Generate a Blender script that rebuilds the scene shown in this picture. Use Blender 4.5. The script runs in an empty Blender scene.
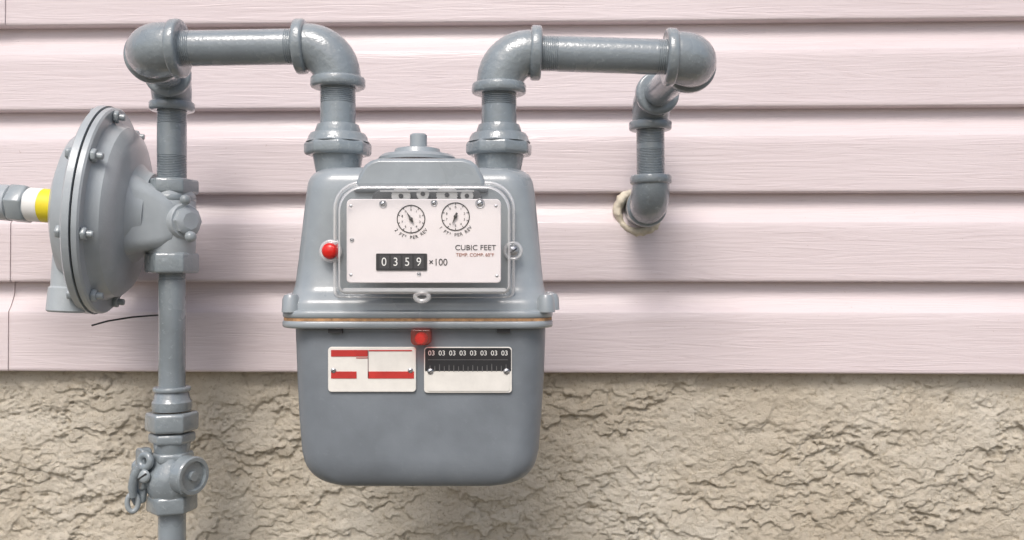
import bpy, bmesh, math, random
import numpy as np
from mathutils import Vector, Matrix, noise as mnoise
random.seed(7); rng=np.random.default_rng(11)
D=0.9
def W(px,py,y=0.0):
    s=(D+y)/D
    return Vector(((px-512)/1000*s, y, (270-py)/1000*s))
def S(y): return (D+y)/D/1000
scene=bpy.context.scene
col=scene.collection
# ------------------------------------------------------------ materials
def nodes(name):
    m=bpy.data.materials.new(name); m.use_nodes=True
    nt=m.node_tree; b=nt.nodes['Principled BSDF']
    return m,nt,b
def N(nt,t,**k):
    n=nt.nodes.new(t)
    for a,v in k.items():
        if a in n.inputs: n.inputs[a].default_value=v
        else: setattr(n,a,v)
    return n
def noise_tex(nt,scale,detail=4,rough=.6,vec=None,dist=0):
    n=nt.nodes.new('ShaderNodeTexNoise'); n.inputs['Scale'].default_value=scale
    n.inputs['Detail'].default_value=detail; n.inputs['Roughness'].default_value=rough
    n.inputs['Distortion'].default_value=dist
    if vec is not None: nt.links.new(vec,n.inputs['Vector'])
    return n
def ramp(nt,src,stops):
    r=nt.nodes.new('ShaderNodeValToRGB'); el=r.color_ramp.elements
    while len(el)<len(stops): el.new(.5)
    for e,(p,c) in zip(el,stops):
        e.position=p; e.color=(*c,1) if len(c)==3 else c
    nt.links.new(src,r.inputs['Fac']); return r
def paint(name,c,rough=.38,bs=260,bstr=.25,dust=.35,bd=.0006,coat=.5):
    m,nt,b=nodes(name)
    tc=N(nt,'ShaderNodeTexCoord').outputs['Object']
    n1=noise_tex(nt,9,4,.65,tc); n2=noise_tex(nt,160,3,.7,tc)
    c2=tuple(x*.80 for x in c); c3=tuple(min(1,x*1.16+.01) for x in c)
    r1=ramp(nt,n1.outputs['Fac'],[(.3,c2),(.5,c),(.72,c3)])
    r2=ramp(nt,n2.outputs['Fac'],[(.60,(0,0,0)),(.74,(1,1,1))])
    mx=nt.nodes.new('ShaderNodeMix'); mx.data_type='RGBA'
    mul=N(nt,'ShaderNodeMath',operation='MULTIPLY'); mul.inputs[1].default_value=dust
    nt.links.new(r2.outputs['Color'],mul.inputs[0])
    nt.links.new(mul.outputs[0],mx.inputs[0]); nt.links.new(r1.outputs['Color'],mx.inputs[6])
    mx.inputs[7].default_value=(c[0]*1.5+.06,c[1]*1.5+.055,c[2]*1.45+.05,1)
    nt.links.new(mx.outputs[2],b.inputs['Base Color'])
    r4=ramp(nt,n1.outputs['Fac'],[(.3,(rough*.75,)*3),(.75,(min(1,rough*1.45),)*3)])
    nt.links.new(r4.outputs['Color'],b.inputs['Roughness'])
    b.inputs['Coat Weight'].default_value=coat; b.inputs['Coat Roughness'].default_value=.13
    n3=noise_tex(nt,bs,2,.6,tc)
    bp=N(nt,'ShaderNodeBump'); bp.inputs['Strength'].default_value=bstr; bp.inputs['Distance'].default_value=bd
    nt.links.new(n3.outputs['Fac'],bp.inputs['Height']); nt.links.new(bp.outputs['Normal'],b.inputs['Normal'])
    nt.links.new(bp.outputs['Normal'],b.inputs['Coat Normal'])
    return m
def plain(name,c,rough=.5,metal=0,var=.12,scale=60):
    m,nt,b=nodes(name)
    tc=N(nt,'ShaderNodeTexCoord').outputs['Object']
    n=noise_tex(nt,scale,4,.65,tc)
    r=ramp(nt,n.outputs['Fac'],[(.3,tuple(x*(1-var) for x in c)),(.7,tuple(min(1,x*(1+var)) for x in c))])
    nt.links.new(r.outputs['Color'],b.inputs['Base Color'])
    b.inputs['Roughness'].default_value=rough; b.inputs['Metallic'].default_value=metal
    return m
M_pipe=paint('grey_pipe_paint',(.225,.262,.287),.24,200,.6,.5,coat=.8)
M_fit=paint('grey_cast_fitting_paint',(.235,.272,.294),.26,170,1.0,.5,coat=.8)
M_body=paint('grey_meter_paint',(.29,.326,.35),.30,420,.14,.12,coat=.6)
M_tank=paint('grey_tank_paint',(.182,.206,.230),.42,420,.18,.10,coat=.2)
M_reg=paint('regulator_paint',(.38,.42,.445),.38,300,.3,.12,coat=.3)
M_bolt=paint('bolt_paint',(.31,.35,.37),.30,300,.3,.4)
M_steel=plain('zinc_steel',(.55,.56,.58),.32,.9)
M_dark=plain('dark_slot',(.03,.03,.032),.6)
M_black=plain('black_enamel',(.022,.022,.025),.42)
M_white=plain('white_index_plate',(.85,.80,.80),.35,0,.02)
M_cream=plain('cream_badge',(.78,.76,.71),.38,0,.06)
M_redp=plain('red_badge_print',(.50,.035,.03),.4,0,.15)
M_ink=plain('black_ink',(.03,.028,.03),.5)
M_inkr=plain('brown_ink',(.35,.12,.07),.5)
M_digit=plain('white_digit',(.85,.85,.82),.5,0,.02)
M_gasket=plain('gasket_rubber',(.42,.24,.12),.8,0,.4,150)
M_yellow=plain('yellow_label',(.80,.66,.03),.45,0,.08)
M_wlabel=plain('white_label',(.80,.80,.78),.45,0,.04)
M_red=plain('red_seal_plastic',(.65,.02,.015),.22,0,.1)
def clear(name,tint,gl,df,add=0,dc=(.88,.90,.91)):
    # thin clear plastic sheet: grazing-angle gloss over transparency, same from both sides
    m=bpy.data.materials.new(name); m.use_nodes=True; nt=m.node_tree; nt.nodes.clear()
    out=nt.nodes.new('ShaderNodeOutputMaterial')
    tr=nt.nodes.new('ShaderNodeBsdfTransparent'); tr.inputs[0].default_value=(*tint,1)
    g=nt.nodes.new('ShaderNodeBsdfGlossy'); g.inputs['Roughness'].default_value=.06
    d=nt.nodes.new('ShaderNodeBsdfDiffuse'); d.inputs[0].default_value=(*dc,1)
    lw=nt.nodes.new('ShaderNodeLayerWeight'); lw.inputs['Blend'].default_value=.5
    pw=N(nt,'ShaderNodeMath',operation='POWER'); pw.inputs[1].default_value=3.5
    nt.links.new(lw.outputs['Facing'],pw.inputs[0])
    ma=N(nt,'ShaderNodeMath',operation='MULTIPLY_ADD'); ma.inputs[1].default_value=gl*.8; ma.inputs[2].default_value=add+.04
    nt.links.new(pw.outputs[0],ma.inputs[0])
    m1=nt.nodes.new('ShaderNodeMixShader'); m2=nt.nodes.new('ShaderNodeMixShader')
    m1.inputs[0].default_value=df
    nt.links.new(tr.outputs[0],m1.inputs[1]); nt.links.new(d.outputs[0],m1.inputs[2])
    nt.links.new(ma.outputs[0],m2.inputs[0]); nt.links.new(m1.outputs[0],m2.inputs[1]); nt.links.new(g.outputs[0],m2.inputs[2])
    nt.links.new(m2.outputs[0],out.inputs[0]); return m
M_clear=clear('clear_plastic_cover',(1,1,1),.7,.015,.0)
M_side=clear('clear_plastic_wall',(1,1,1),.8,.10,.02)
M_edge=clear('clear_plastic_edge',(1,1,1),1.0,.45,.12,(.93,.94,.95))
M_rim=clear('clear_plastic_rim',(.98,.99,1),.9,.38,.10,(.93,.94,.95))
M_redclear=clear('clear_red_plug',(1,.5,.45),.7,.12,0,(.8,.3,.25))

# vinyl
M_vinyl,nt,b=nodes('vinyl_siding')
tc=N(nt,'ShaderNodeTexCoord').outputs['Object']
mp=N(nt,'ShaderNodeMapping'); mp.inputs['Scale'].default_value=(6,6,110); nt.links.new(tc,mp.inputs[0])
gr=noise_tex(nt,1.0,4,.58,mp.outputs[0],2.4)
big=noise_tex(nt,2.2,3,.6,tc)
rc=ramp(nt,big.outputs['Fac'],[(.3,(.665,.578,.588)),(.7,(.715,.632,.644))])
gm=ramp(nt,gr.outputs['Fac'],[(.32,(.95,.94,.94)),(.50,(1,1,1))])
mm=nt.nodes.new('ShaderNodeMix'); mm.data_type='RGBA'; mm.blend_type='MULTIPLY'; mm.inputs[0].default_value=1
nt.links.new(rc.outputs[0],mm.inputs[6]); nt.links.new(gm.outputs[0],mm.inputs[7])
spk=noise_tex(nt,240,3,.75,tc); sr=ramp(nt,spk.outputs['Fac'],[(.26,(.62,.52,.45)),(.33,(1,1,1))])
mm2=nt.nodes.new('ShaderNodeMix'); mm2.data_type='RGBA'; mm2.blend_type='MULTIPLY'; mm2.inputs[0].default_value=.5
nt.links.new(mm.outputs[2],mm2.inputs[6]); nt.links.new(sr.outputs[0],mm2.inputs[7])
nt.links.new(mm2.outputs[2],b.inputs['Base Color'])
b.inputs['Roughness'].default_value=.34
bp=N(nt,'ShaderNodeBump'); bp.inputs['Strength'].default_value=.42; bp.inputs['Distance'].default_value=.0016
nt.links.new(gr.outputs['Fac'],bp.inputs['Height']); nt.links.new(bp.outputs['Normal'],b.inputs['Normal'])
# stucco
M_stucco,nt,b=nodes('stucco')
tc=N(nt,'ShaderNodeTexCoord').outputs['Object']
a1=noise_tex(nt,4,5,.68,tc); a2=noise_tex(nt,190,5,.75,tc); a3=noise_tex(nt,700,3,.7,tc)
r=ramp(nt,a1.outputs['Fac'],[(.28,(.54,.465,.355)),(.5,(.65,.585,.475)),(.72,(.75,.70,.60))])
r2=ramp(nt,a2.outputs['Fac'],[(.30,(.55,.48,.37)),(.45,(1,1,1))])
mm=nt.nodes.new('ShaderNodeMix'); mm.data_type='RGBA'; mm.blend_type='MULTIPLY'; mm.inputs[0].default_value=.8
nt.links.new(r.outputs[0],mm.inputs[6]); nt.links.new(r2.outputs[0],mm.inputs[7])
nt.links.new(mm.outputs[2],b.inputs['Base Color']); b.inputs['Roughness'].default_value=.9
ad=N(nt,'ShaderNodeMath',operation='MULTIPLY_ADD'); ad.inputs[1].default_value=.5
nt.links.new(a3.outputs['Fac'],ad.inputs[0]); nt.links.new(a2.outputs['Fac'],ad.inputs[2])
bp=N(nt,'ShaderNodeBump'); bp.inputs['Strength'].default_value=1.0; bp.inputs['Distance'].default_value=.0038
nt.links.new(ad.outputs[0],bp.inputs['Height']); nt.links.new(bp.outputs['Normal'],b.inputs['Normal'])
M_caulk=plain('sealant_foam',(.72,.65,.52),.8,0,.2,90)
# ground
M_ground,nt,b=nodes('soil')
tc=N(nt,'ShaderNodeTexCoord').outputs['Object']
a1=noise_tex(nt,1.5,8,.7,tc); a2=noise_tex(nt,45,6,.7,tc)
r=ramp(nt,a1.outputs['Fac'],[(.3,(.16,.14,.11)),(.5,(.24,.215,.175)),(.7,(.17,.17,.11))])
nt.links.new(r.outputs[0],b.inputs['Base Color']); b.inputs['Roughness'].default_value=.95
bp=N(nt,'ShaderNodeBump'); bp.inputs['Distance'].default_value=.02; nt.links.new(a2.outputs['Fac'],bp.inputs['Height']); nt.links.new(bp.outputs['Normal'],b.inputs['Normal'])

# ------------------------------------------------------------ mesh helpers
def empty(name,loc=(0,0,0)):
    e=bpy.data.objects.new(name,None); e.location=loc; e.empty_display_size=.05; col.objects.link(e); return e
def par(o,p):
    if p: o.parent=p; o.matrix_parent_inverse=Matrix.Translation(-Vector(p.location))
def finish(name,bm,mat,parent,ang=35,bevel=0,bseg=2):
    bmesh.ops.remove_doubles(bm,verts=bm.verts,dist=1e-6)
    bmesh.ops.recalc_face_normals(bm,faces=bm.faces)
    me=bpy.data.meshes.new(name); bm.to_mesh(me); bm.free()
    for p in me.polygons: p.use_smooth=True
    me.set_sharp_from_angle(angle=math.radians(ang))
    me.materials.append(mat)
    o=bpy.data.objects.new(name,me); col.objects.link(o); par(o,parent)
    if bevel:
        md=o.modifiers.new('bevel','BEVEL'); md.width=bevel; md.segments=bseg; md.limit_method='ANGLE'; md.angle_limit=math.radians(30)
        md.harden_normals=False
        me.set_sharp_from_angle(angle=math.radians(80))
    return o
def frame(axis):
    a=Vector(axis).normalized()
    up=Vector((0,0,1)) if abs(a.z)<.9 else Vector((0,-1,0))
    u=a.cross(up).normalized(); v=a.cross(u).normalized()
    return a,u,v
def lathe(name,prof,origin,axis,mat,parent,segs=48,ang=35,bevel=0,rot=0,bm=None):
    own=bm is None
    if own: bm=bmesh.new()
    a,u,v=frame(axis); o=Vector(origin); rings=[]
    for t,r in prof:
        ring=[]
        for i in range(segs):
            th=2*math.pi*i/segs+rot
            ring.append(bm.verts.new(o+a*t+(u*math.cos(th)+v*math.sin(th))*max(r,1e-5)))
        rings.append(ring)
    for A,B in zip(rings,rings[1:]):
        for i in range(segs):
            j=(i+1)%segs
            bm.faces.new((A[i],A[j],B[j],B[i]))
    for R,p in ((rings[0],prof[0]),(rings[-1],prof[-1])):
        if p[1]>1e-4: bm.faces.new(R)
    if own: return finish(name,bm,mat,parent,ang,bevel)
def tube(name,pts,r,mat,parent,segs=40):
    pts=[Vector(p) for p in pts]; n=len(pts)
    rs=r if isinstance(r,(list,tuple)) else [r]*n
    bm=bmesh.new(); a,u,v=frame(pts[1]-pts[0]); rings=[]
    prev=a
    for k in range(n):
        t=(pts[min(k+1,n-1)]-pts[max(k-1,0)]).normalized()
        q=prev.rotation_difference(t); u=q@u; v=q@v; prev=t
        rings.append([bm.verts.new(pts[k]+(u*math.cos(2*math.pi*i/segs)+v*math.sin(2*math.pi*i/segs))*rs[k]) for i in range(segs)])
    for A,B in zip(rings,rings[1:]):
        for i in range(segs):
            j=(i+1)%segs; bm.faces.new((A[i],A[j],B[j],B[i]))
    bm.faces.new(rings[0]); bm.faces.new(rings[-1])
    return finish(name,bm,mat,parent)
def pipe(name,p,q,r,parent,mat=None,thr0=0,thr1=0):
    p=Vector(p);q=Vector(q);L=(q-p).length
    prof=[(0,r)]
    def thr(s,e,pr):
        t=s
        while t<e:
            pr+= [(t,r),(t+.0006,r-.0006),(t+.0012,r)]; t+=.0019
    if thr0: thr(.0005,thr0,prof)
    if thr1: thr(L-thr1,L-.002,prof)
    prof.append((L,r))
    return lathe(name,prof,p,q-p,mat or M_pipe,parent,48,25)
def collar(name,c,axis,r,w,parent,mat=None):
    h=w/2; e=min(.0025,h*.6)
    return lathe(name,[(-h,r*.78),(-h,r-e),(-h+e*.35,r-e*.3),(-h+e,r),(h-e,r),(h-e*.35,r-e*.3),(h,r-e),(h,r*.78)],c,axis,mat or M_fit,parent,48,50)
def hexn(name,c,axis,r,w,parent,mat=None,rot=0,segs=6):
    h=w/2
    return lathe(name,[(-h,r*.70),(-h,r*.93),(-h+.0025,r),(h-.0025,r),(h,r*.93),(h,r*.70)],c,axis,mat or M_fit,parent,segs,25,.0012,rot)
def elbow(name,c,da,db,parent,r=.0225,L=.036,cr=.0272,cw=.011):
    c=Vector(c);da=Vector(da).normalized();db=Vector(db).normalized()
    ang=da.angle(db); half=ang/2
    R=(L-.004)*math.tan(half); A=c+da*(L-.004)
    bis=(da+db).normalized(); cen=c+bis*(R/math.sin(half))
    v0=A-cen; v1=(c+db*(L-.004))-cen
    pts=[c+da*L]
    n=16
    tot=v0.angle(v1); ax=v0.cross(v1).normalized()
    for k in range(n+1):
        pts.append(cen+Matrix.Rotation(tot*k/n,3,ax)@v0)
    pts.append(c+db*L)
    rs=[r]+[r*(1+.06*math.sin(math.pi*k/n)) for k in range(n+1)]+[r]
    tube(name+'_body',pts,rs,M_fit,parent)
    collar(name+'_band_a',c+da*(L-.001),da,cr,cw,parent)
    collar(name+'_band_b',c+db*(L-.001),db,cr,cw,parent)
    return c+da*L, c+db*L
def rpoly(x0,x1,z0,z1,rad,n=8):
    pts=[]
    for (cx,cz,r,a0) in ((x0+rad[0],z0+rad[0],rad[0],180),(x1-rad[1],z0+rad[1],rad[1],270),(x1-rad[2],z1-rad[2],rad[2],0),(x0+rad[3],z1-rad[3],rad[3],90)):
        for k in range(n+1):
            a=math.radians(a0+90*k/n); pts.append((cx+r*math.cos(a),cz+r*math.sin(a)))
    return pts
def pxrect(x0,x1,y0,y1,y,rad,n=8):
    a=W(x0,y1,y);b=W(x1,y0,y)
    if not isinstance(rad,(tuple,list)): rad=(rad,)*4
    return rpoly(a.x,b.x,a.z,b.z,[k*S(y) for k in rad],n)
def extr(name,pts,yf,yb,mat,parent,bevel=0,ang=35):
    bm=bmesh.new()
    F=[bm.verts.new((x,yf,z)) for x,z in pts]
    B=[bm.verts.new((x,yb,z)) for x,z in pts]
    n=len(pts)
    for i in range(n):
        j=(i+1)%n; bm.faces.new((F[i],F[j],B[j],B[i]))
    bm.faces.new(F); bm.faces.new(B)
    return finish(name,bm,mat,parent,ang,bevel)
def loft(name,secs,mat,parent,ang=30,nc=7):
    bm=bmesh.new(); rings=[]
    for z,x0,x1,yf,yb,r in secs:
        pts=rpoly(x0,x1,yf,yb,(r,r,r,r),nc)
        rings.append([bm.verts.new((x,y,z)) for x,y in pts])
    n=len(rings[0])
    for A,B in zip(rings,rings[1:]):
        for i in range(n):
            j=(i+1)%n; bm.faces.new((A[i],A[j],B[j],B[i]))
    bm.faces.new(rings[0]); bm.faces.new(rings[-1])
    return finish(name,bm,mat,parent,ang)
def text(name,s,px,py,y,h,mat,parent,align='CENTER',rotz=0,sx=1):
    cu=bpy.data.curves.new(name,'FONT'); cu.body=s; cu.size=h*S(y)/.72
    cu.align_x=align; cu.align_y='CENTER'; cu.extrude=.00008
    cu.materials.append(mat)
    o=bpy.data.objects.new(name,cu); col.objects.link(o)
    o.location=W(px,py,y); o.rotation_euler=(math.radians(90),-rotz,0); o.scale=(sx,1,1); par(o,parent); return o
def rect(name,x0,x1,y0,y1,y,mat,parent,t=.0006,r=0.3):
    return extr(name,pxrect(x0,x1,y0,y1,y,r,2),y,y+t,mat,parent)
def screw(name,c,axis,r,parent,mat=None,slot=True,h=None):
    h=h or r*.5
    lathe(name,[(0,r),(h*.4,r*.97),(h*.8,r*.75),(h,r*.35),(h,0)],c,axis,mat or M_steel,parent,20,40)
    if slot:
        a,u,v=frame(axis); d=(u*math.cos(.6)+v*math.sin(.6))
        c2=Vector(c)+a*(h*1.0)
        bm=bmesh.new(); w=v*math.cos(.6)-u*math.sin(.6)
        vs=[]
        for s1,s2 in((-1,-1),(1,-1),(1,1),(-1,1)):
            vs.append(c2+d*s1*r*.8+w*s2*r*.13+a*.0001)
        lo=[bm.verts.new(p-a*h*.7) for p in vs]; hi=[bm.verts.new(p) for p in vs]
        bm.faces.new(hi)
        for i in range(4): bm.faces.new((lo[i],lo[(i+1)%4],hi[(i+1)%4],hi[i]))
        finish(name+'_slot',bm,M_dark,parent)

# ------------------------------------------------------------ house wall
YW=.25
wall=empty('house_wall'); wall.rotation_euler=(0,0,math.radians(-1.7))
sw=(D+YW)/D
lines=[373,282,193,108,22]
zs=[(270-p)/1000*sw for p in lines]
while zs[-1]<2.6: zs.append(zs[-1]+.112)
seams={0:-6,1:-4,2:-260,3:-700,4:-9}
def prof(z0,z1):
    h=z1-z0
    P=[(.026,z0+.010),(.024,z0+.0015),(.015,z0),(.003,z0),(.0008,z0+.0008),(0,z0+.0025),(.0002,z0+.006)]
    P+=[(.0002+.0008*k/6,z0+.006+(h*.66-.006)*k/6) for k in range(1,7)]
    z=z0+h*.66
    P+=[(.0014,z+h*.008),(.0024,z+h*.020),(.0046,z+h*.045),(.0078,z+h*.085),(.0108,z+h*.13),(.0131,z+h*.175),(.0147,z+h*.225),(.0156,z+h*.28),(.0160,z+h*.44)]
    return P
bm=bmesh.new()
for i in range(len(zs)-1):
    P=prof(zs[i],zs[i+1])
    spx=seams.get(i, -600+ (i*537)%2200)
    sx=(spx-512)/1000*sw
    wav=lambda x: .0006*math.sin(x*3.1+i*1.7)
    def strip(x0,x1,off,end=False):
        n=max(2,int((x1-x0)/.08)); prev=None; last=None
        for k in range(n+1):
            x=x0+(x1-x0)*k/n
            ring=[bm.verts.new((x,YW+dy+off+wav(x)*.6,z+ (0.0003*math.sin(x*5+i)))) for dy,z in P]
            if prev:
                for a in range(len(P)-1):
                    bm.faces.new((prev[a],ring[a],ring[a+1],prev[a+1]))
            prev=ring
        return prev
    f=strip(-4,sx,-.0018)
    strip(sx-.03,4,0)
    g=[bm.verts.new(v.co+Vector((0,.0014,0))) for v in f]
    for a in range(len(f)-1): bm.faces.new((f[a],f[a+1],g[a+1],g[a]))
bmesh.ops.recalc_face_normals(bm,faces=bm.faces)
me=bpy.data.meshes.new('vinyl_siding'); bm.to_mesh(me); bm.free()
for p in me.polygons: p.use_smooth=True
me.set_sharp_from_angle(angle=math.radians(50)); me.materials.append(M_vinyl)
o=bpy.data.objects.new('vinyl_siding',me); col.objects.link(o); o.parent=wall
def box(name,x0,x1,y0,y1,z0,z1,mat,parent,bev=0):
    bm=bmesh.new(); bmesh.ops.create_cube(bm,size=1)
    for v in bm.verts: v.co=Vector(((x0+x1)/2+v.co.x*(x1-x0),(y0+y1)/2+v.co.y*(y1-y0),(z0+z1)/2+v.co.z*(z1-z0)))
    return finish(name,bm,mat,parent,35,bev)
zt=zs[0]
GZ=-.62
box('wall_core',-4,4,YW+.05,YW+3,GZ-.2,2.62,M_stucco,wall)
# stucco heightfield
def vnoise(nz,nx,cz,cx,seed):
    r=np.random.default_rng(seed)
    gz=int(nz/cz)+3; gx=int(nx/cx)+3
    g=r.random((gz,gx))
    z=np.arange(nz)/cz; x=np.arange(nx)/cx
    iz=z.astype(int); fz=z-iz; ix=x.astype(int); fx=x-ix
    fz=fz*fz*(3-2*fz); fx=fx*fx*(3-2*fx)
    A=g[iz][:,ix];B=g[iz][:,ix+1];C=g[iz+1][:,ix];E=g[iz+1][:,ix+1]
    fx=fx[None,:];fz=fz[:,None]
    return (A*(1-fx)+B*fx)*(1-fz)+(C*(1-fx)+E*fx)*fz-.5
st=.0014; X0,X1=-.9,.9; Z0,Z1=GZ-.02,zt+.012
nx=int((X1-X0)/st)+1; nz=int((Z1-Z0)/st)+1
xs=X0+np.arange(nx)*st; zz=Z0+np.arange(nz)*st
fb=sum(vnoise(nz,nx,c,c*1.3,s)*w for c,s,w in((34,1,1.0),(15,2,.6),(6,3,.35),(3,4,.25)))
fb2=sum(vnoise(nz,nx,c,c*1.5,s)*w for c,s,w in((24,11,.9),(12,12,1.0),(6,13,.8),(3,14,.55)))
H=.0016*fb
NP=470
for k in range(NP):
    cx=rng.uniform(X0,X1); cz=rng.uniform(Z0,Z1)
    a=rng.uniform(.026,.090); bb=a*rng.uniform(.3,.6); th=rng.normal(0,.2)
    R=a*1.5
    i0=max(0,int((cx-R-X0)/st)); i1=min(nx,int((cx+R-X0)/st)); j0=max(0,int((cz-R-Z0)/st)); j1=min(nz,int((cz+R-Z0)/st))
    if i1-i0<3 or j1-j0<3: continue
    dx=(xs[i0:i1]-cx)[None,:]; dz=(zz[j0:j1]-cz)[:,None]
    u=(dx*math.cos(th)+dz*math.sin(th))/a; v=(-dx*math.sin(th)+dz*math.cos(th))/bb
    oi=rng.integers(0,nx-(i1-i0)) ; oj=rng.integers(0,max(1,nz-(j1-j0)))
    nn=fb2[oj:oj+(j1-j0),oi:oi+(i1-i0)]
    r=np.sqrt(u*u+v*v)+nn*1.0
    e=np.clip((1-r)/.07,0,1); e=e*e*(3-2*e)
    thick=rng.uniform(.0014,.0046)*np.clip(.62-.5*v,0.0,1.1)
    base=H[j0:j1,i0:i1]
    H[j0:j1,i0:i1]=base*(1-e)+(base*.6+np.mean(base)*.3)*e+thick*e
pit=vnoise(nz,nx,4,6,41)+.6*vnoise(nz,nx,2,3,42)+.8*vnoise(nz,nx,16,26,43)
pm=np.clip((pit-.55)/.25,0,1)
H=H-np.mean(H); H=np.clip(H,-.007,.010)-.0026*pm+.0009*vnoise(nz,nx,2,2,31)+.0018*vnoise(nz,nx,4,5,32)+.0018*vnoise(nz,nx,9,12,33)
YS=YW+.019
XX,ZZ=np.meshgrid(xs,zz)
co=np.stack([XX,YS-H,ZZ],-1).reshape(-1,3).astype(np.float32)
idx=np.arange(nx*nz).reshape(nz,nx)
q=np.stack([idx[:-1,:-1],idx[:-1,1:],idx[1:,1:],idx[1:,:-1]],-1).reshape(-1,4)
me=bpy.data.meshes.new('stucco_foundation')
me.vertices.add(len(co)); me.vertices.foreach_set('co',co.ravel())
me.loops.add(q.size); me.loops.foreach_set('vertex_index',q.ravel().astype(np.int32))
me.polygons.add(len(q)); me.polygons.foreach_set('loop_start',np.arange(0,q.size,4,dtype=np.int32))
me.update(calc_edges=True); me.shade_smooth()
me.materials.append(M_stucco)
o=bpy.data.objects.new('stucco_foundation',me); col.objects.link(o); o.parent=wall
box('stucco_return_a',-4,X0,YS,YW+.06,Z0,Z1,M_stucco,wall)
box('stucco_return_b',X1,4,YS,YW+.06,Z0,Z1,M_stucco,wall)
# ground
bm=bmesh.new()
vs=[bm.verts.new(p) for p in((-150,-150,GZ),(150,-150,GZ),(150,150,GZ),(-150,150,GZ))]; bm.faces.new(vs)
finish('ground',bm,M_ground,None)

# ------------------------------------------------------------ outlet pipe (meter -> wall)
outp=empty('gas_outlet_pipe',W(560,50,0))
def union(nm,px,parent):
    b=W(px,162,0)
    lathe(nm+'_neck',[(-.02,.020),(.004,.0245),(.008,.0255),(.012,.0245)],b,(0,0,1),M_fit,parent,48)
    hexn(nm+'_nut',W(px,149,0),(0,0,1),.0335,.014,parent,rot=.2,segs=8)
    lathe(nm+'_nut_crown',[(0,.0315),(.002,.0300),(.006,.0290),(.009,.027),(.009,.018)],W(px,143,0),(0,0,1),M_fit,parent,48,40)
    lathe(nm+'_tail',[(0,.0225),(.004,.0225),(.010,.0205),(.011,.0175)],W(px,135,0),(0,0,1),M_fit,parent,48,40)
PR=.0176
c1=W(499,52,0); c2=W(697,58,0); c3=W(650,100,.175); c4=W(651,204,.175)
a,b_=elbow('elbow_meter',c1,(0,0,-1),c2-c1,outp,L=.038)
pipe('pipe_drop_to_meter',W(499,140,0),a,PR,outp,thr0=0,thr1=.016)
union('union_outlet',499,outp)
a2,b2=elbow('elbow_front',c2,c1-c2,c3-c2,outp,r=.0250,L=.028,cr=.0285)
pipe('pipe_cross',b_,a2,PR,outp,thr0=.02,thr1=.012)
a3,b3=elbow('elbow_back',c3,c2-c3,c4-c3,outp,r=.0215,L=.032,cr=.0255)
pipe('nipple',b2,a3,.0168,outp)
a4,b4=elbow('elbow_wall',c4,c3-c4,(-.03,1,-.05),outp,r=.0218,L=.030,cr=.0248)
pipe('pipe_back_drop',b3,a4,.0168,outp,thr0=.02,thr1=.035)
pipe('pipe_into_wall',b4,b4+Vector((-.001,.09,-.004)),.0205,outp)
# sealant
bm=bmesh.new(); cc=Vector((b4.x-.004,YW+.001,b4.z-.003))
rings=[];ns=110
for i in range(ns):
    th=2*math.pi*i/ns; ring=[]
    for j in range(14):
        ph=2*math.pi*j/14
        rr=.0260+.0055*math.cos(ph); yy=.0085*math.sin(ph)
        p=Vector((rr*math.cos(th),yy,rr*math.sin(th)))
        nz_=mnoise.fractal(p*110,1,2,4)*.0022+mnoise.noise(p*35+Vector((3,1,2)))*.0022
        d=Vector((math.cos(ph)*math.cos(th),math.sin(ph),math.cos(ph)*math.sin(th)))
        ring.append(bm.verts.new(cc+p+d*nz_))
    rings.append(ring)
for i in range(ns):
    A=rings[i];B=rings[(i+1)%ns]
    for j in range(14): bm.faces.new((A[j],A[(j+1)%14],B[(j+1)%14],B[j]))
finish('pipe_sealant',bm,M_caulk,outp,80)

# ------------------------------------------------------------ inlet pipe
inp=empty('gas_inlet_pipe',W(250,46,0))
YR=.15
d1=W(338,46,0); d2=W(149,49,0); d3=W(172,80,YR)
a,b_=elbow('elbow_meter',d1,(0,0,-1),d2-d1,inp,L=.038)
pipe('pipe_drop_to_meter',W(338,140,0),a,PR,inp,thr1=.02)
union('union_inlet',338,inp)
a2,b2=elbow('elbow_front',d2,d1-d2,d3-d2,inp,r=.0255,L=.030,cr=.0290)
pipe('pipe_cross',b_,a2,PR,inp,thr0=.012,thr1=.014)
a3,b3=elbow('elbow_back',d3,d2-d3,(0,0,-1),inp,r=.0215,L=.032,cr=.0255)
pipe('nipple',b2,a3,.0168,inp)
rx=d3.x
def R(py,px=172): 
    v=W(px,py,YR); return Vector((rx+(px-172)/1000*(D+YR)/D,YR,v.z))
pipe('riser_upper',R(182),b3,.0166,inp,thr0=.03,thr1=.02)
pipe('riser_middle',R(408),R(270),.0152,inp,thr1=.012)
pipe('riser_lower',Vector((rx,YR,GZ-.1)),R(505),.0155,inp)
lathe('union_upper_tail',[(0,.0215),(.003,.0225),(.010,.0225),(.013,.0205),(.022,.0185),(.0235,.0155)],R(410),(0,0,1),M_fit,inp,48,30)
collar('union_bead',R(389),(0,0,1),.0212,.006,inp)
hexn('union_nut',R(421),(0,0,1),.0300,.022,inp,rot=.25)
hexn('union_lower_hex',R(437),(0,0,1),.0265,.012,inp,rot=.25)
lathe('union_lower_tail',[(0,.019),(.02,.022)],R(455),(0,0,1),M_fit,inp,40,30)

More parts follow.
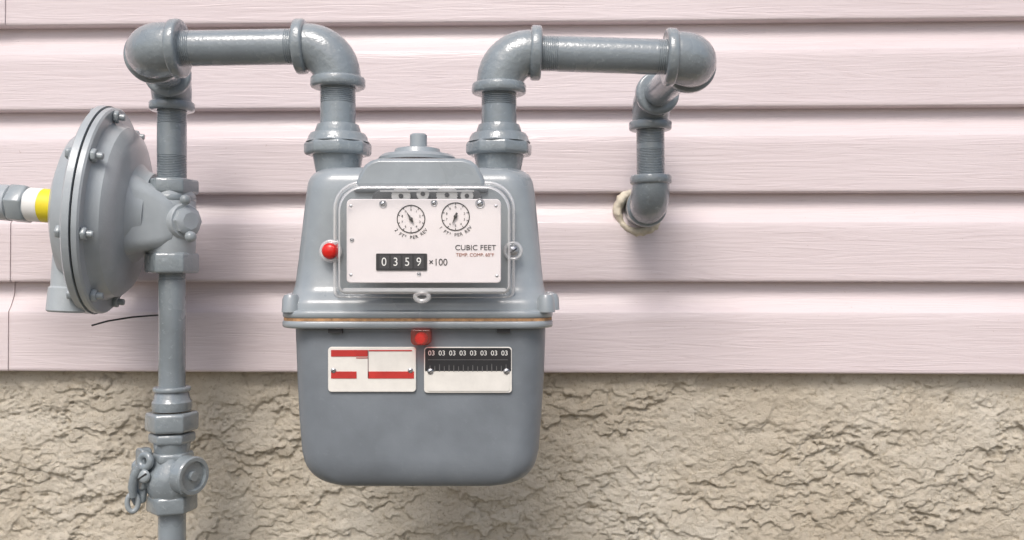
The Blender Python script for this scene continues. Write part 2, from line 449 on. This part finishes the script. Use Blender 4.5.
# ------------------------------------------------------------ shutoff valve
val=empty('gas_shutoff_valve',R(475))
lathe('valve_body',[(-.038,.021),(-.026,.0225),(-.018,.027),(-.004,.030),(.006,.0285),(.016,.0225),(.024,.021)],R(475),(0,0,1),M_fit,val,48,40)
hexn('valve_lower_hex',R(502),(0,0,1),.0285,.020,val,rot=.3)
hexn('valve_upper_hex',R(456),(0,0,1),.0245,.011,val,rot=.3)
ax=Vector((.86,-.50,-.02)).normalized()
lathe('valve_plug',[(-.045,.012),(-.040,.016),(-.022,.019),(.022,.0195),(.0225,.0225),(.036,.0225),(.038,.021),(.038,.017),(.0345,.016),(.0345,.006),(.039,.0055),(.039,0)],R(472,172),ax,M_fit,val,48,35)
e=R(472,174)-ax*.045
lathe('valve_core',[(0,.012),(.010,.0115),(.012,.008),(.018,.008),(.019,0)],e+Vector((0,-.004,0)),-ax,M_fit,val,32,35)
def slab(name,pts,c,nrm,th,mat,parent,bevel=.001):
    a,u,v=frame(nrm); bm=bmesh.new()
    F=[bm.verts.new(c+u*x+v*y+a*th/2) for x,y in pts];B=[bm.verts.new(c+u*x+v*y-a*th/2) for x,y in pts]
    n=len(pts)
    for i in range(n): bm.faces.new((F[i],F[(i+1)%n],B[(i+1)%n],B[i]))
    bm.faces.new(F);bm.faces.new(B)
    return finish(name,bm,mat,parent,40,bevel)
slab('valve_head_bar',rpoly(-.009,.009,-.024,.024,(.006,)*4,4),R(466,148)+Vector((0,-.012,0)),(-.65,-.76,0),.012,M_fit,val,.0015)
slab('lock_tab',[(-.006,-.024),(.006,-.022),(.011,-.004),(.009,.012),(.003,.022),(-.009,.018),(-.012,.0)],R(484,142)+Vector((0,-.012,0)),(-.2,-.97,0),.007,M_fit,val,.0015)
def ring(name,c,nrm,R0,r0,mat,parent,sx=1,sy=1,rot=0):
    a,u,v=frame(nrm); bm=bmesh.new(); rs=[]
    for i in range(40):
        th=2*math.pi*i/40; d=u*math.cos(th)+v*math.sin(th)
        base=u*math.cos(th)*R0*sx+v*math.sin(th)*R0*sy
        rs.append([bm.verts.new(c+base+d*r0*math.cos(2*math.pi*j/12)+a*r0*math.sin(2*math.pi*j/12)) for j in range(12)])
    for i in range(40):
        A=rs[i];B=rs[(i+1)%40]
        for j in range(12): bm.faces.new((A[j],A[(j+1)%12],B[(j+1)%12],B[j]))
    return finish(name,bm,mat,parent,60)
ring('lock_wing_upper',R(457,153)+Vector((0,-.022,0)),(-.35,-.93,.1),.0072,.0042,M_fit,val)
tube('lock_link',[R(462,149)+Vector((0,-.026,0)),R(470,144)+Vector((0,-.026,0)),R(482,141)+Vector((0,-.024,0)),R(492,141)+Vector((0,-.022,0))],[.0048,.0052,.0050,.0040],M_fit,val,16)
ring('lock_ring',R(498,140)+Vector((0,-.02,0)),(.3,-.94,0),.0078,.0030,M_bolt,val,.75,1.3)
screw('valve_screw',R(471,153)+Vector((0,-.026,0)),(-.2,-1,0),.008,val,M_bolt)

# ------------------------------------------------------------ regulator
reg=empty('gas_pressure_regulator',R(215,95))
dc=R(211,108); axr=Vector((1,.14,-.085)).normalized()
RR=.1195
lathe('diaphragm_flange_front',[(-.001,RR-.002),(-.001,RR),(.0045,RR),(.0065,RR-.002),(.0065,.104),(.010,.1015),(.020,.0985),(.027,.091),(.031,.080),(.034,.058),(.041,.051),(.050,.048),(.050,0)],dc,axr,M_reg,reg,96,28)
lathe('diaphragm_flange_back',[(-.003,RR-.003),(-.003,RR+.0015),(-.010,RR+.0015),(-.0125,RR-.002),(-.0125,.100),(-.02,.096),(-.034,.085),(-.044,.062),(-.050,.038),(-.052,.030)],dc,axr,M_reg,reg,96,28)
lathe('diaphragm_edge',[(-.003,RR-.003),(-.001,RR-.003)],dc,axr,M_dark,reg,96)
a_,u_,v_=frame(axr)
for k in range(8):
    th=2*math.pi*(k+.35)/8
    p=dc+(u_*math.cos(th)+v_*math.sin(th))*.1105
    hexn('flange_bolt_%d'%k,p+axr*.0095,axr,.0078,.006,reg,M_bolt,rot=k)
    lathe('flange_stud_%d'%k,[(0,.004),(.008,.0038),(.009,.003),(.009,0)],p+axr*.010,axr,M_bolt,reg,16)
    hexn('flange_nut_%d'%k,p-axr*.0155,axr,.0075,.006,reg,M_bolt,rot=k)
def loftpath(name,secs,mat,parent,nc=6,ang=35):
    bm=bmesh.new(); rings=[]
    for c,ax_,hu,hv,r in secs:
        a=Vector(ax_).normalized(); up=Vector((0,0,1)); u=a.cross(up).normalized(); v=u.cross(a).normalized()
        rings.append([bm.verts.new(Vector(c)+u*x+v*y) for x,y in rpoly(-hu,hu,-hv,hv,(r,)*4,nc)])
    n=len(rings[0])
    for A,B in zip(rings,rings[1:]):
        for i in range(n): bm.faces.new((A[i],A[(i+1)%n],B[(i+1)%n],B[i]))
    bm.faces.new(rings[0]);bm.faces.new(rings[-1])
    return finish(name,bm,mat,parent,ang)
vb=R(222)
axt=Vector((1,-.02,-.08)).normalized()
t0=dc+axr*.024
dirn=(vb-t0)
def lp(f,dz=0): return t0+dirn*f+Vector((0,0,dz))
loftpath('valve_throat',[(lp(-.15),axr,.062,.060,.045),(lp(.12),axt,.056,.052,.036),(lp(.28),axt,.050,.048,.024),(lp(.34),axt,.047,.045,.018),(lp(.62),axt,.040,.039,.013),(lp(.80),axt,.036,.035,.012),(lp(1.02),axt,.031,.031,.013),(lp(1.22),axt,.026,.026,.014),(lp(1.27),axt,.022,.022,.014)],M_reg,reg)
lathe('valve_body',[(-.040,.0245),(-.034,.0262),(-.015,.027),(.015,.027),(.036,.0258),(.040,.024)],vb,(0,0,1),M_reg,reg,48,40)
hexn('inlet_hex',R(263),(0,0,1),.0305,.024,reg,M_fit,rot=.25)
collar('inlet_band',R(250),(0,0,1),.0255,.008,reg,M_fit)
hexn('outlet_hex',R(187),(0,0,1),.0300,.018,reg,M_fit,rot=.25)
collar('outlet_band',R(199),(0,0,1),.0270,.009,reg,M_fit)
ap=Vector((.80,-.6,0)).normalized()
lathe('test_plug',[(0,.021),(.018,.021),(.021,.019),(.021,.0)],vb+ap*.008,ap,M_reg,reg,40,35)
lathe('orifice_cap',[(0,.017),(.006,.017),(.008,.014),(.010,.010),(.010,0)],vb+ap*.028,ap,M_reg,reg,8,25)
screw('cap_bolt',vb+Vector((.030,-.024,-.018)),(.6,-.8,0),.0065,reg,M_bolt,False,.007)
screw('cap_bolt_b',vb+Vector((.024,-.024,.024)),(.6,-.8,0),.006,reg,M_bolt,False,.007)
# spring tower (left)
tw=dc-axr*.046
an=-axt
lathe('spring_tower',[(0,.030),(.004,.022),(.006,.0185)],tw,an,M_reg,reg,48)
lathe('tower_band_yellow',[(.006,.0195),(.026,.0195)],tw,an,M_yellow,reg,48)
lathe('tower_band_white',[(.0261,.0196),(.042,.0196)],tw,an,M_wlabel,reg,48)
lathe('spring_tower_tube',[(.003,.0190),(.060,.0190)],tw,an,M_reg,reg,48)
hexn('tower_nut',tw+an*.053,an,.0235,.020,reg,M_bolt,rot=.1)
lathe('tower_cap',[(.062,.018),(.064,.021),(.115,.0205),(.120,.018),(.120,0)],tw,an,M_reg,reg,48)
vc=dc-axr*.028+Vector((0,-.030,-.055))
lathe('vent_throat',[(0,.018),(.035,.018),(.037,.020),(.062,.021),(.064,.019),(.064,.015),(.045,.014),(.045,0)],vc,(-.05,-.04,-1),M_reg,reg,40,35)
wr=empty('tracer_wire',R(320,120))
tube('wire',[R(327,80)+Vector((0,.03,0)),R(322,100)+Vector((0,.02,0)),R(318,125)+Vector((0,.02,0)),R(316,150)+Vector((0,.02,0)),R(317,172)+Vector((0,.02,0))],.0011,M_dark,wr,10)

# ------------------------------------------------------------ meter
met=empty('gas_meter',W(420,320,0))
yb=.075
def X(px,y=-.045): return (px-512)*S(y)
def Z(py,y=-.06): return (270-py)*S(y)
yf=-.066
low=[]
prof_l=[(322,295,546),(340,295.5,545.5),(380,297,544),(420,299,541.5),(452,301.5,539)]
for py,x0,x1 in prof_l: low.append((Z(py),X(x0),X(x1),yf,yb,.026))
x0,x1=302.5,538; 
for k in range(1,11):
    a=math.radians(90*k/10); dx=32*(1-math.cos(a)); dy=35*math.sin(a)
    low.append((Z(453.5+dy),X(x0+dx),X(x1-dx),yf+.016*(1-math.cos(a)),yb-.02*(1-math.cos(a)),.026))
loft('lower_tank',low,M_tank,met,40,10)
yfu=-.058
up=[(Z(318),X(286),X(551),-.072,yb+.006,.026),(Z(304),X(286.5),X(550.5),-.072,yb+.006,.026),(Z(299),X(288),X(549),-.070,yb+.004,.026),(Z(294),X(291),X(546),-.064,yb,.026),
    (Z(286),X(293),X(544),-.060,yb-.002,.026),(Z(260),X(296),X(541.5),yfu,yb-.004,.026),(Z(220),X(300.5),X(538),yfu,yb-.006,.026),(Z(190),X(304),X(535),yfu,yb-.008,.026)]
for k in range(1,9):
    a=math.radians(90*k/8); i=1-math.cos(a); j=math.sin(a)
    up.append((Z(185-20*j),X(305+18*i),X(534-18*i),yfu+.018*i,yb-.008-.02*i,.026))
loft('upper_case',up,M_body,met,40,10)
def lip(nm,py0,py1,e,mat,r=.028):
    z0=Z(py1);z1=Z(py0);x0=X(284.5-e);x1=X(552.5+e);f=-.0765-e*.001;bk=yb+.01
    loft(nm,[(z0,x0+.003,x1-.003,f+.003,bk-.003,r),(z0+.0006,x0+.001,x1-.001,f+.001,bk-.001,r),(z0+.002,x0,x1,f,bk,r),(z1-.002,x0,x1,f,bk,r),(z1-.0006,x0+.001,x1-.001,f+.001,bk-.001,r),(z1,x0+.003,x1-.003,f+.003,bk-.003,r)],mat,met,60,10)
lip('flange_upper',309.5,318.2,0,M_body)
lip('flange_gasket',318.3,319.7,-.8,M_gasket)
lip('flange_lower',319.8,328,.2,M_body)
for i,px in enumerate((291,546)):
    lathe('ear_boss_%d'%i,[(0,.0085),(.012,.0078),(.016,.006),(.017,0)],W(px,312,-.066),(0,0,1),M_body,met,24)
    screw('ear_screw_%d'%i,W(px,300,-.064),(0 if i else -.2,-1,.3),.0055,met,M_bolt,False)
    for j,yy in enumerate((-.01,.05)):
        lathe('side_boss_%d_%d'%(i,j),[(0,.0085),(.012,.0078),(.016,.006),(.017,0)],Vector((X(284.5 if i==0 else 552.5),yy,Z(312))),(0,0,1),M_body,met,24)
rect('shelf_shadow_strip',340,500,328.2,331.5,-.069,M_tank,met,.004)  # solid strip in tank paint, added to stand in for the shadow under the lip
for i,(a,b) in enumerate(((328,342),(497,510))):
    rect('clip_%d'%i,a,b,327.5,333,-.0725,M_dark,met,.008)
z=-.070
arch=[(352,192),(358,176),(364,165),(370,160.5),(378,158),(463,158),(471,160.5),(477,165),(483,176),(489,192)]
pts=[(W(a,b,z).x,W(a,b,z).z) for a,b in arch][::-1]
extr('index_housing',pts,z,.0,M_body,met,.0035)
lathe('filler_cap_base',[(0,.038),(.003,.038),(.006,.035),(.0075,.020),(.008,0)],Vector((W(417,0,-.02).x,-.015,W(0,161,-.02).z)),(0,0,1),M_body,met,48,35)
lathe('filler_cap_ring',[(0,.024),(.006,.022),(.008,.014)],Vector((W(417,0,-.02).x,-.015,W(0,155,-.02).z)),(0,0,1),M_body,met,48,35)
lathe('filler_plug',[(0,.0085),(.016,.0085),(.0175,.007),(.0175,0)],Vector((W(418,0,-.02).x,-.015,W(0,151,-.02).z)),(0,0,1),M_body,met,24,35)
extr('index_base',pxrect(338,511,186,298,-.062,(6,6,20,20)),-.064,-.05,M_body,met,.002)
extr('index_mechanism',pxrect(372,482,190,270,-.085,(3,3,8,8)),-.084,-.0705,plain('mechanism_dark',(.07,.075,.08),.45),met,.001)
for i,(px,py,r,mt) in enumerate(((401,196,.009,M_steel),(423,194,.006,M_steel),(447,195,.010,M_steel),(467,196,.006,M_steel))):
    n=28; pts=[]
    c=W(px,py,-.088)
    for k in range(n*2):
        rr=r*(1 if k%2 else .9); th=math.pi*k/n; pts.append((c.x+rr*math.cos(th),c.z+rr*math.sin(th)))
    extr('gear_%d'%i,pts,-.0885-.001*(i%2),-.0865-.001*(i%2),mt,met)
    lathe('gear_hub_%d'%i,[(0,.0022),(.003,.002),(.003,0)],c,(0,-1,0),M_dark,met,14)
rect('gear_bridge',380,474,190,191.8,-.091,M_steel,met,.0015)
yp=-.104
extr('index_plate',pxrect(346.5,501,199,283,yp,(4,4,5,5)),yp,yp+.0022,M_white,met,.0007)
y1=yp-.0004
for i,(px,py,r) in enumerate(((383,204,2.9),(434,203,2.4),(480,203.5,3.6),(352,240,1.4),(419,274,1.3))):
    ring('plate_eyelet_%d'%i,W(px,py,y1),(0,-1,0),r*1.25*S(yp),.00035,M_steel,met)
    screw('plate_screw_%d'%i,W(px,py,y1+.0006),(0,-1,0),r*S(yp),met,M_steel,True)
for i,(px,py) in enumerate(((351,206),(496,206),(351,275),(497,276))):
    screw('corner_screw_%d'%i,W(px,py,y1+.0006),(0,-1,0),1.6*S(yp),met,M_steel,False)
for i,(px,py,ang) in enumerate(((411,219,-.55),(455.5,216.5,-2.75))):
    c=W(px,py,y1)
    ring('dial_ring_%d'%i,c,(0,-1,0),13.8*S(yp),.00042,M_ink,met)
    for k in range(10):
        th=2*math.pi*k/10
        lathe('dial_tick',[(0,.00028),(1.7*S(yp),.00028)],c+Vector((math.sin(th),0,math.cos(th)))*(11.6*S(yp)),(math.sin(th),0,math.cos(th)),M_ink,met,6)
        text('dial_number',str(k),px+9.3*math.sin(th),py-9.3*math.cos(th),y1,2.3,M_ink,met)
    dv=Vector((math.sin(ang),0,math.cos(ang))); nv=Vector((dv.z,0,-dv.x))
    bm=bmesh.new(); s=S(yp)
    pts=[c-dv*4*s+nv*.9*s,c-dv*4*s-nv*.9*s,c+nv*-1.2*s,c+dv*9*s,c+nv*1.2*s]
    fr=[bm.verts.new(p+Vector((0,-.0016,0))) for p in pts]; bk=[bm.verts.new(p+Vector((0,-.0010,0))) for p in pts]
    bm.faces.new(fr);bm.faces.new(bk)
    for k in range(5): bm.faces.new((fr[k],fr[(k+1)%5],bk[(k+1)%5],bk[k]))
    finish('dial_hand_%d'%i,bm,M_ink,met)
    lathe('dial_hub_%d'%i,[(0,1.9*s),(.002,1.7*s),(.0025,0)],c,(0,-1,0),M_ink,met,20)
    cap='2 FT\u00b3 PER REV' if i==0 else '1 FT\u00b3 PER REV'
    n=len(cap)
    for k,ch in enumerate(cap):
        if ch==' ': continue
        th=math.pi+ (n/2-.5-k)*.155
        text('dial_caption',ch,px+18.5*math.sin(th),py-18.5*math.cos(th),y1,3.4,M_ink,met,rotz=math.pi-th)
text('label_cubic_feet','CUBIC FEET',475.5,247.8,y1,5.3,M_ink,met,sx=1.06)
text('label_temp','TEMP. COMP. 60\u00b0F',475,255,y1,3.4,M_inkr,met,sx=1.0)
text('label_x100','\u00d7100',438,262.5,y1,7.0,M_ink,met,sx=.95)
rect('counter_window',376,427,253.5,270.5,y1-.0006,M_black,met,.0012,1)
M_wh=plain('wheel_black',(.05,.05,.055),.35)
for i,ch in enumerate('0359'):
    rect('counter_wheel_%d'%i,379.5+i*11.6,388.8+i*11.6,255.5,268.5,y1-.0010,M_wh,met,.0003,.6)
    text('counter_digit_%d'%i,ch,384+i*11.6,262.2,y1-.0014,8.6,M_digit,met,sx=.9)
# cover
def shell(name,loops,mat,cap=True):
    bm=bmesh.new(); rs=[[bm.verts.new((x,y,z)) for x,z in pts] for pts,y in loops]; n=len(rs[0])
    for A,B in zip(rs,rs[1:]):
        for i in range(n): bm.faces.new((A[i],A[(i+1)%n],B[(i+1)%n],B[i]))
    if cap: bm.faces.new(rs[-1])
    return finish(name,bm,mat,met,60)
def cr(inset,y,grow=0):
    return pxrect(338.5+inset,510.5-inset,186+inset,294-inset,-.112,tuple(max(1.5,k-inset*.6) for k in (8,8,25,25)),10),y
covb=pxrect(335,513.5,183,297.5,-.066,(7,7,26,26),10)
br=2.6; loops=[]
for k in range(6):
    a=math.radians(90*k/5); loops.append(cr(br*(1-math.cos(a)),-.1135-.003*math.sin(a)))
shell('index_cover_wall',[(covb,-.066),loops[0]],M_side,False)
shell('index_cover_edge',loops,M_edge,False)
shell('index_cover_face',[loops[-1],cr(br+1.0,-.1167)],M_clear)
def outline(nm,pts,y,r,mat,flat=1):
    bm=bmesh.new(); n=len(pts); rs=[]
    P=[Vector((x,y,z)) for x,z in pts]
    for k in range(n):
        t=(P[(k+1)%n]-P[k-1]).normalized(); nn=Vector((t.z,0,-t.x)); yy=Vector((0,1,0))
        rs.append([bm.verts.new(P[k]+nn*r*math.cos(2*math.pi*j/10)+yy*r*flat*math.sin(2*math.pi*j/10)) for j in range(10)])
    for k in range(n):
        A=rs[k];B=rs[(k+1)%n]
        for j in range(10): bm.faces.new((A[j],A[(j+1)%10],B[(j+1)%10],B[j]))
    return finish(nm,bm,mat,met,60)
outline('cover_base_flange',covb,-.067,.0016,M_rim,1.0)
rect('cover_sill',343,506,288,291.5,-.1176,M_rim,met,.0012,1.5)
sc=W(330.5,251,-.068)
lathe('red_seal',[(0,.0072),(.003,.0074),(.005,.0066),(.0065,.004),(.0068,0)],sc,(-.1,-1,0),M_red,met,28,50)
ring('red_seal_lug',sc+Vector((0,.001,0)),(0,-1,0),.0088,.0020,M_rim,met)
ring('red_seal_emboss',sc+Vector((0,-.0057,0)),(0,-1,0),.0034,.0006,M_red,met)
sc=W(513,251,-.068)
screw('cover_screw',sc,(.1,-1,0),.0050,met,M_steel)
ring('cover_screw_lug',sc+Vector((0,.001,0)),(0,-1,0),.0075,.0018,M_rim,met)
ring('cover_foot',W(422,297,-.10),(0,-1,0),.006,.0022,M_rim,met,1,.6)
pc=W(421.5,338.5,-.068)
lathe('plug_core',[(0,.0062),(.006,.0058),(.009,.004),(.0095,0)],pc,(0,-1,0),M_red,met,24,50)
extr('plug_cup',pxrect(411,431,329,345,-.08,(5,5,3,3)),-.0835,-.067,M_redclear,met,.001)
# badges
yp2=-.0685
def badge(nm,x0,x1,y0,y1_,mat): extr(nm,pxrect(x0,x1,y0,y1_,yp2,(3.5,3.5,3.5,3.5)),yp2,yp2+.003,mat,met,.0005)
badge('maker_badge',328,416,347,392,M_cream)
yq=yp2-.0005
rect('print_a',331,368,350,356.5,yq,M_redp,met)
rect('print_b',331,356.5,371.5,378.5,yq,M_redp,met)
rect('print_c',368,414,371.5,378.5,yq,M_redp,met)
rect('print_d',368.6,412,350,351.2,yq,M_redp,met)
M_gi=plain('grey_ink',(.35,.3,.3),.5)
rect('print_box_line',367.6,368.6,350,378,yq,M_gi,met)
rect('print_line_e',356,368,357.5,358.3,yq,M_redp,met)
for i,px in enumerate((333.5,410.5)): screw('badge_rivet_%d'%i,W(px,370.5,yp2),(0,-1,0),.0026,met,M_steel,True)
badge('rating_badge',424,512,347,393,M_cream)
extr('rating_black_field',pxrect(425,511,348,371,yq,(.5,.5,3,3)),yq,yq+.0006,M_black,met)
for i in range(8): text('rating_number','03',431.5+i*10.45,353.3,yq-.0003,5.0,M_digit,met)
gm_=plain('grey_print',(.16,.16,.16),.5)
for i in range(17):
    h=random.uniform(-1.0,2.2)
    c=W(430+i*4.75,371.5,yq-.0003)
    s=S(yq)
    extr('rating_tooth',[(c.x-.4*s,c.z),(c.x+.5*s,c.z),(c.x+.25*s,c.z+(6+h)*s),(c.x-.2*s,c.z+(6+h)*s)],yq-.0003,yq+.0001,gm_,met)
rect('rating_rule',428,508,359.6,360.1,yq-.0003,gm_,met)
extr('rating_cream_panel',pxrect(427,509.5,372,391,yq,(2.5,2.5,1,1)),yq-.0002,yq+.0006,M_cream,met)
for i,px in enumerate((430.5,506.5)): screw('rating_rivet_%d'%i,W(px,371.5,yq),(0,-1,0),.0030,met,M_steel,True)

# ------------------------------------------------------------ light, camera
w=bpy.data.worlds.new('World'); scene.world=w; w.use_nodes=True
nt=w.node_tree; bg=nt.nodes['Background']
sk=nt.nodes.new('ShaderNodeTexSky'); sk.sky_type='NISHITA'; sk.sun_disc=False
el=50; az=192
sk.sun_elevation=math.radians(el); sk.sun_rotation=math.radians(az)
sk.dust_density=4; sk.air_density=1.0; sk.ozone_density=1.0
nt.links.new(sk.outputs[0],bg.inputs[0]); bg.inputs[1].default_value=.15
sl=bpy.data.lights.new('sun','SUN'); sl.energy=2.0; sl.angle=math.radians(24); sl.color=(1,.97,.945)
so=bpy.data.objects.new('sun',sl); col.objects.link(so)
dv=Vector((math.sin(math.radians(az))*math.cos(math.radians(el)),math.cos(math.radians(az))*math.cos(math.radians(el)),math.sin(math.radians(el))))
so.rotation_euler=dv.to_track_quat('Z','Y').to_euler(); so.location=dv*5
cam=bpy.data.cameras.new('camera'); co_=bpy.data.objects.new('camera',cam); col.objects.link(co_)
co_.location=(0,-D,0); co_.rotation_euler=(math.radians(90),0,0)
cam.sensor_width=36; cam.lens=36*D/1.024; cam.clip_start=.02; cam.clip_end=500
scene.camera=co_
scene.view_settings.view_transform='Standard'; scene.view_settings.look='None'; scene.view_settings.exposure=0
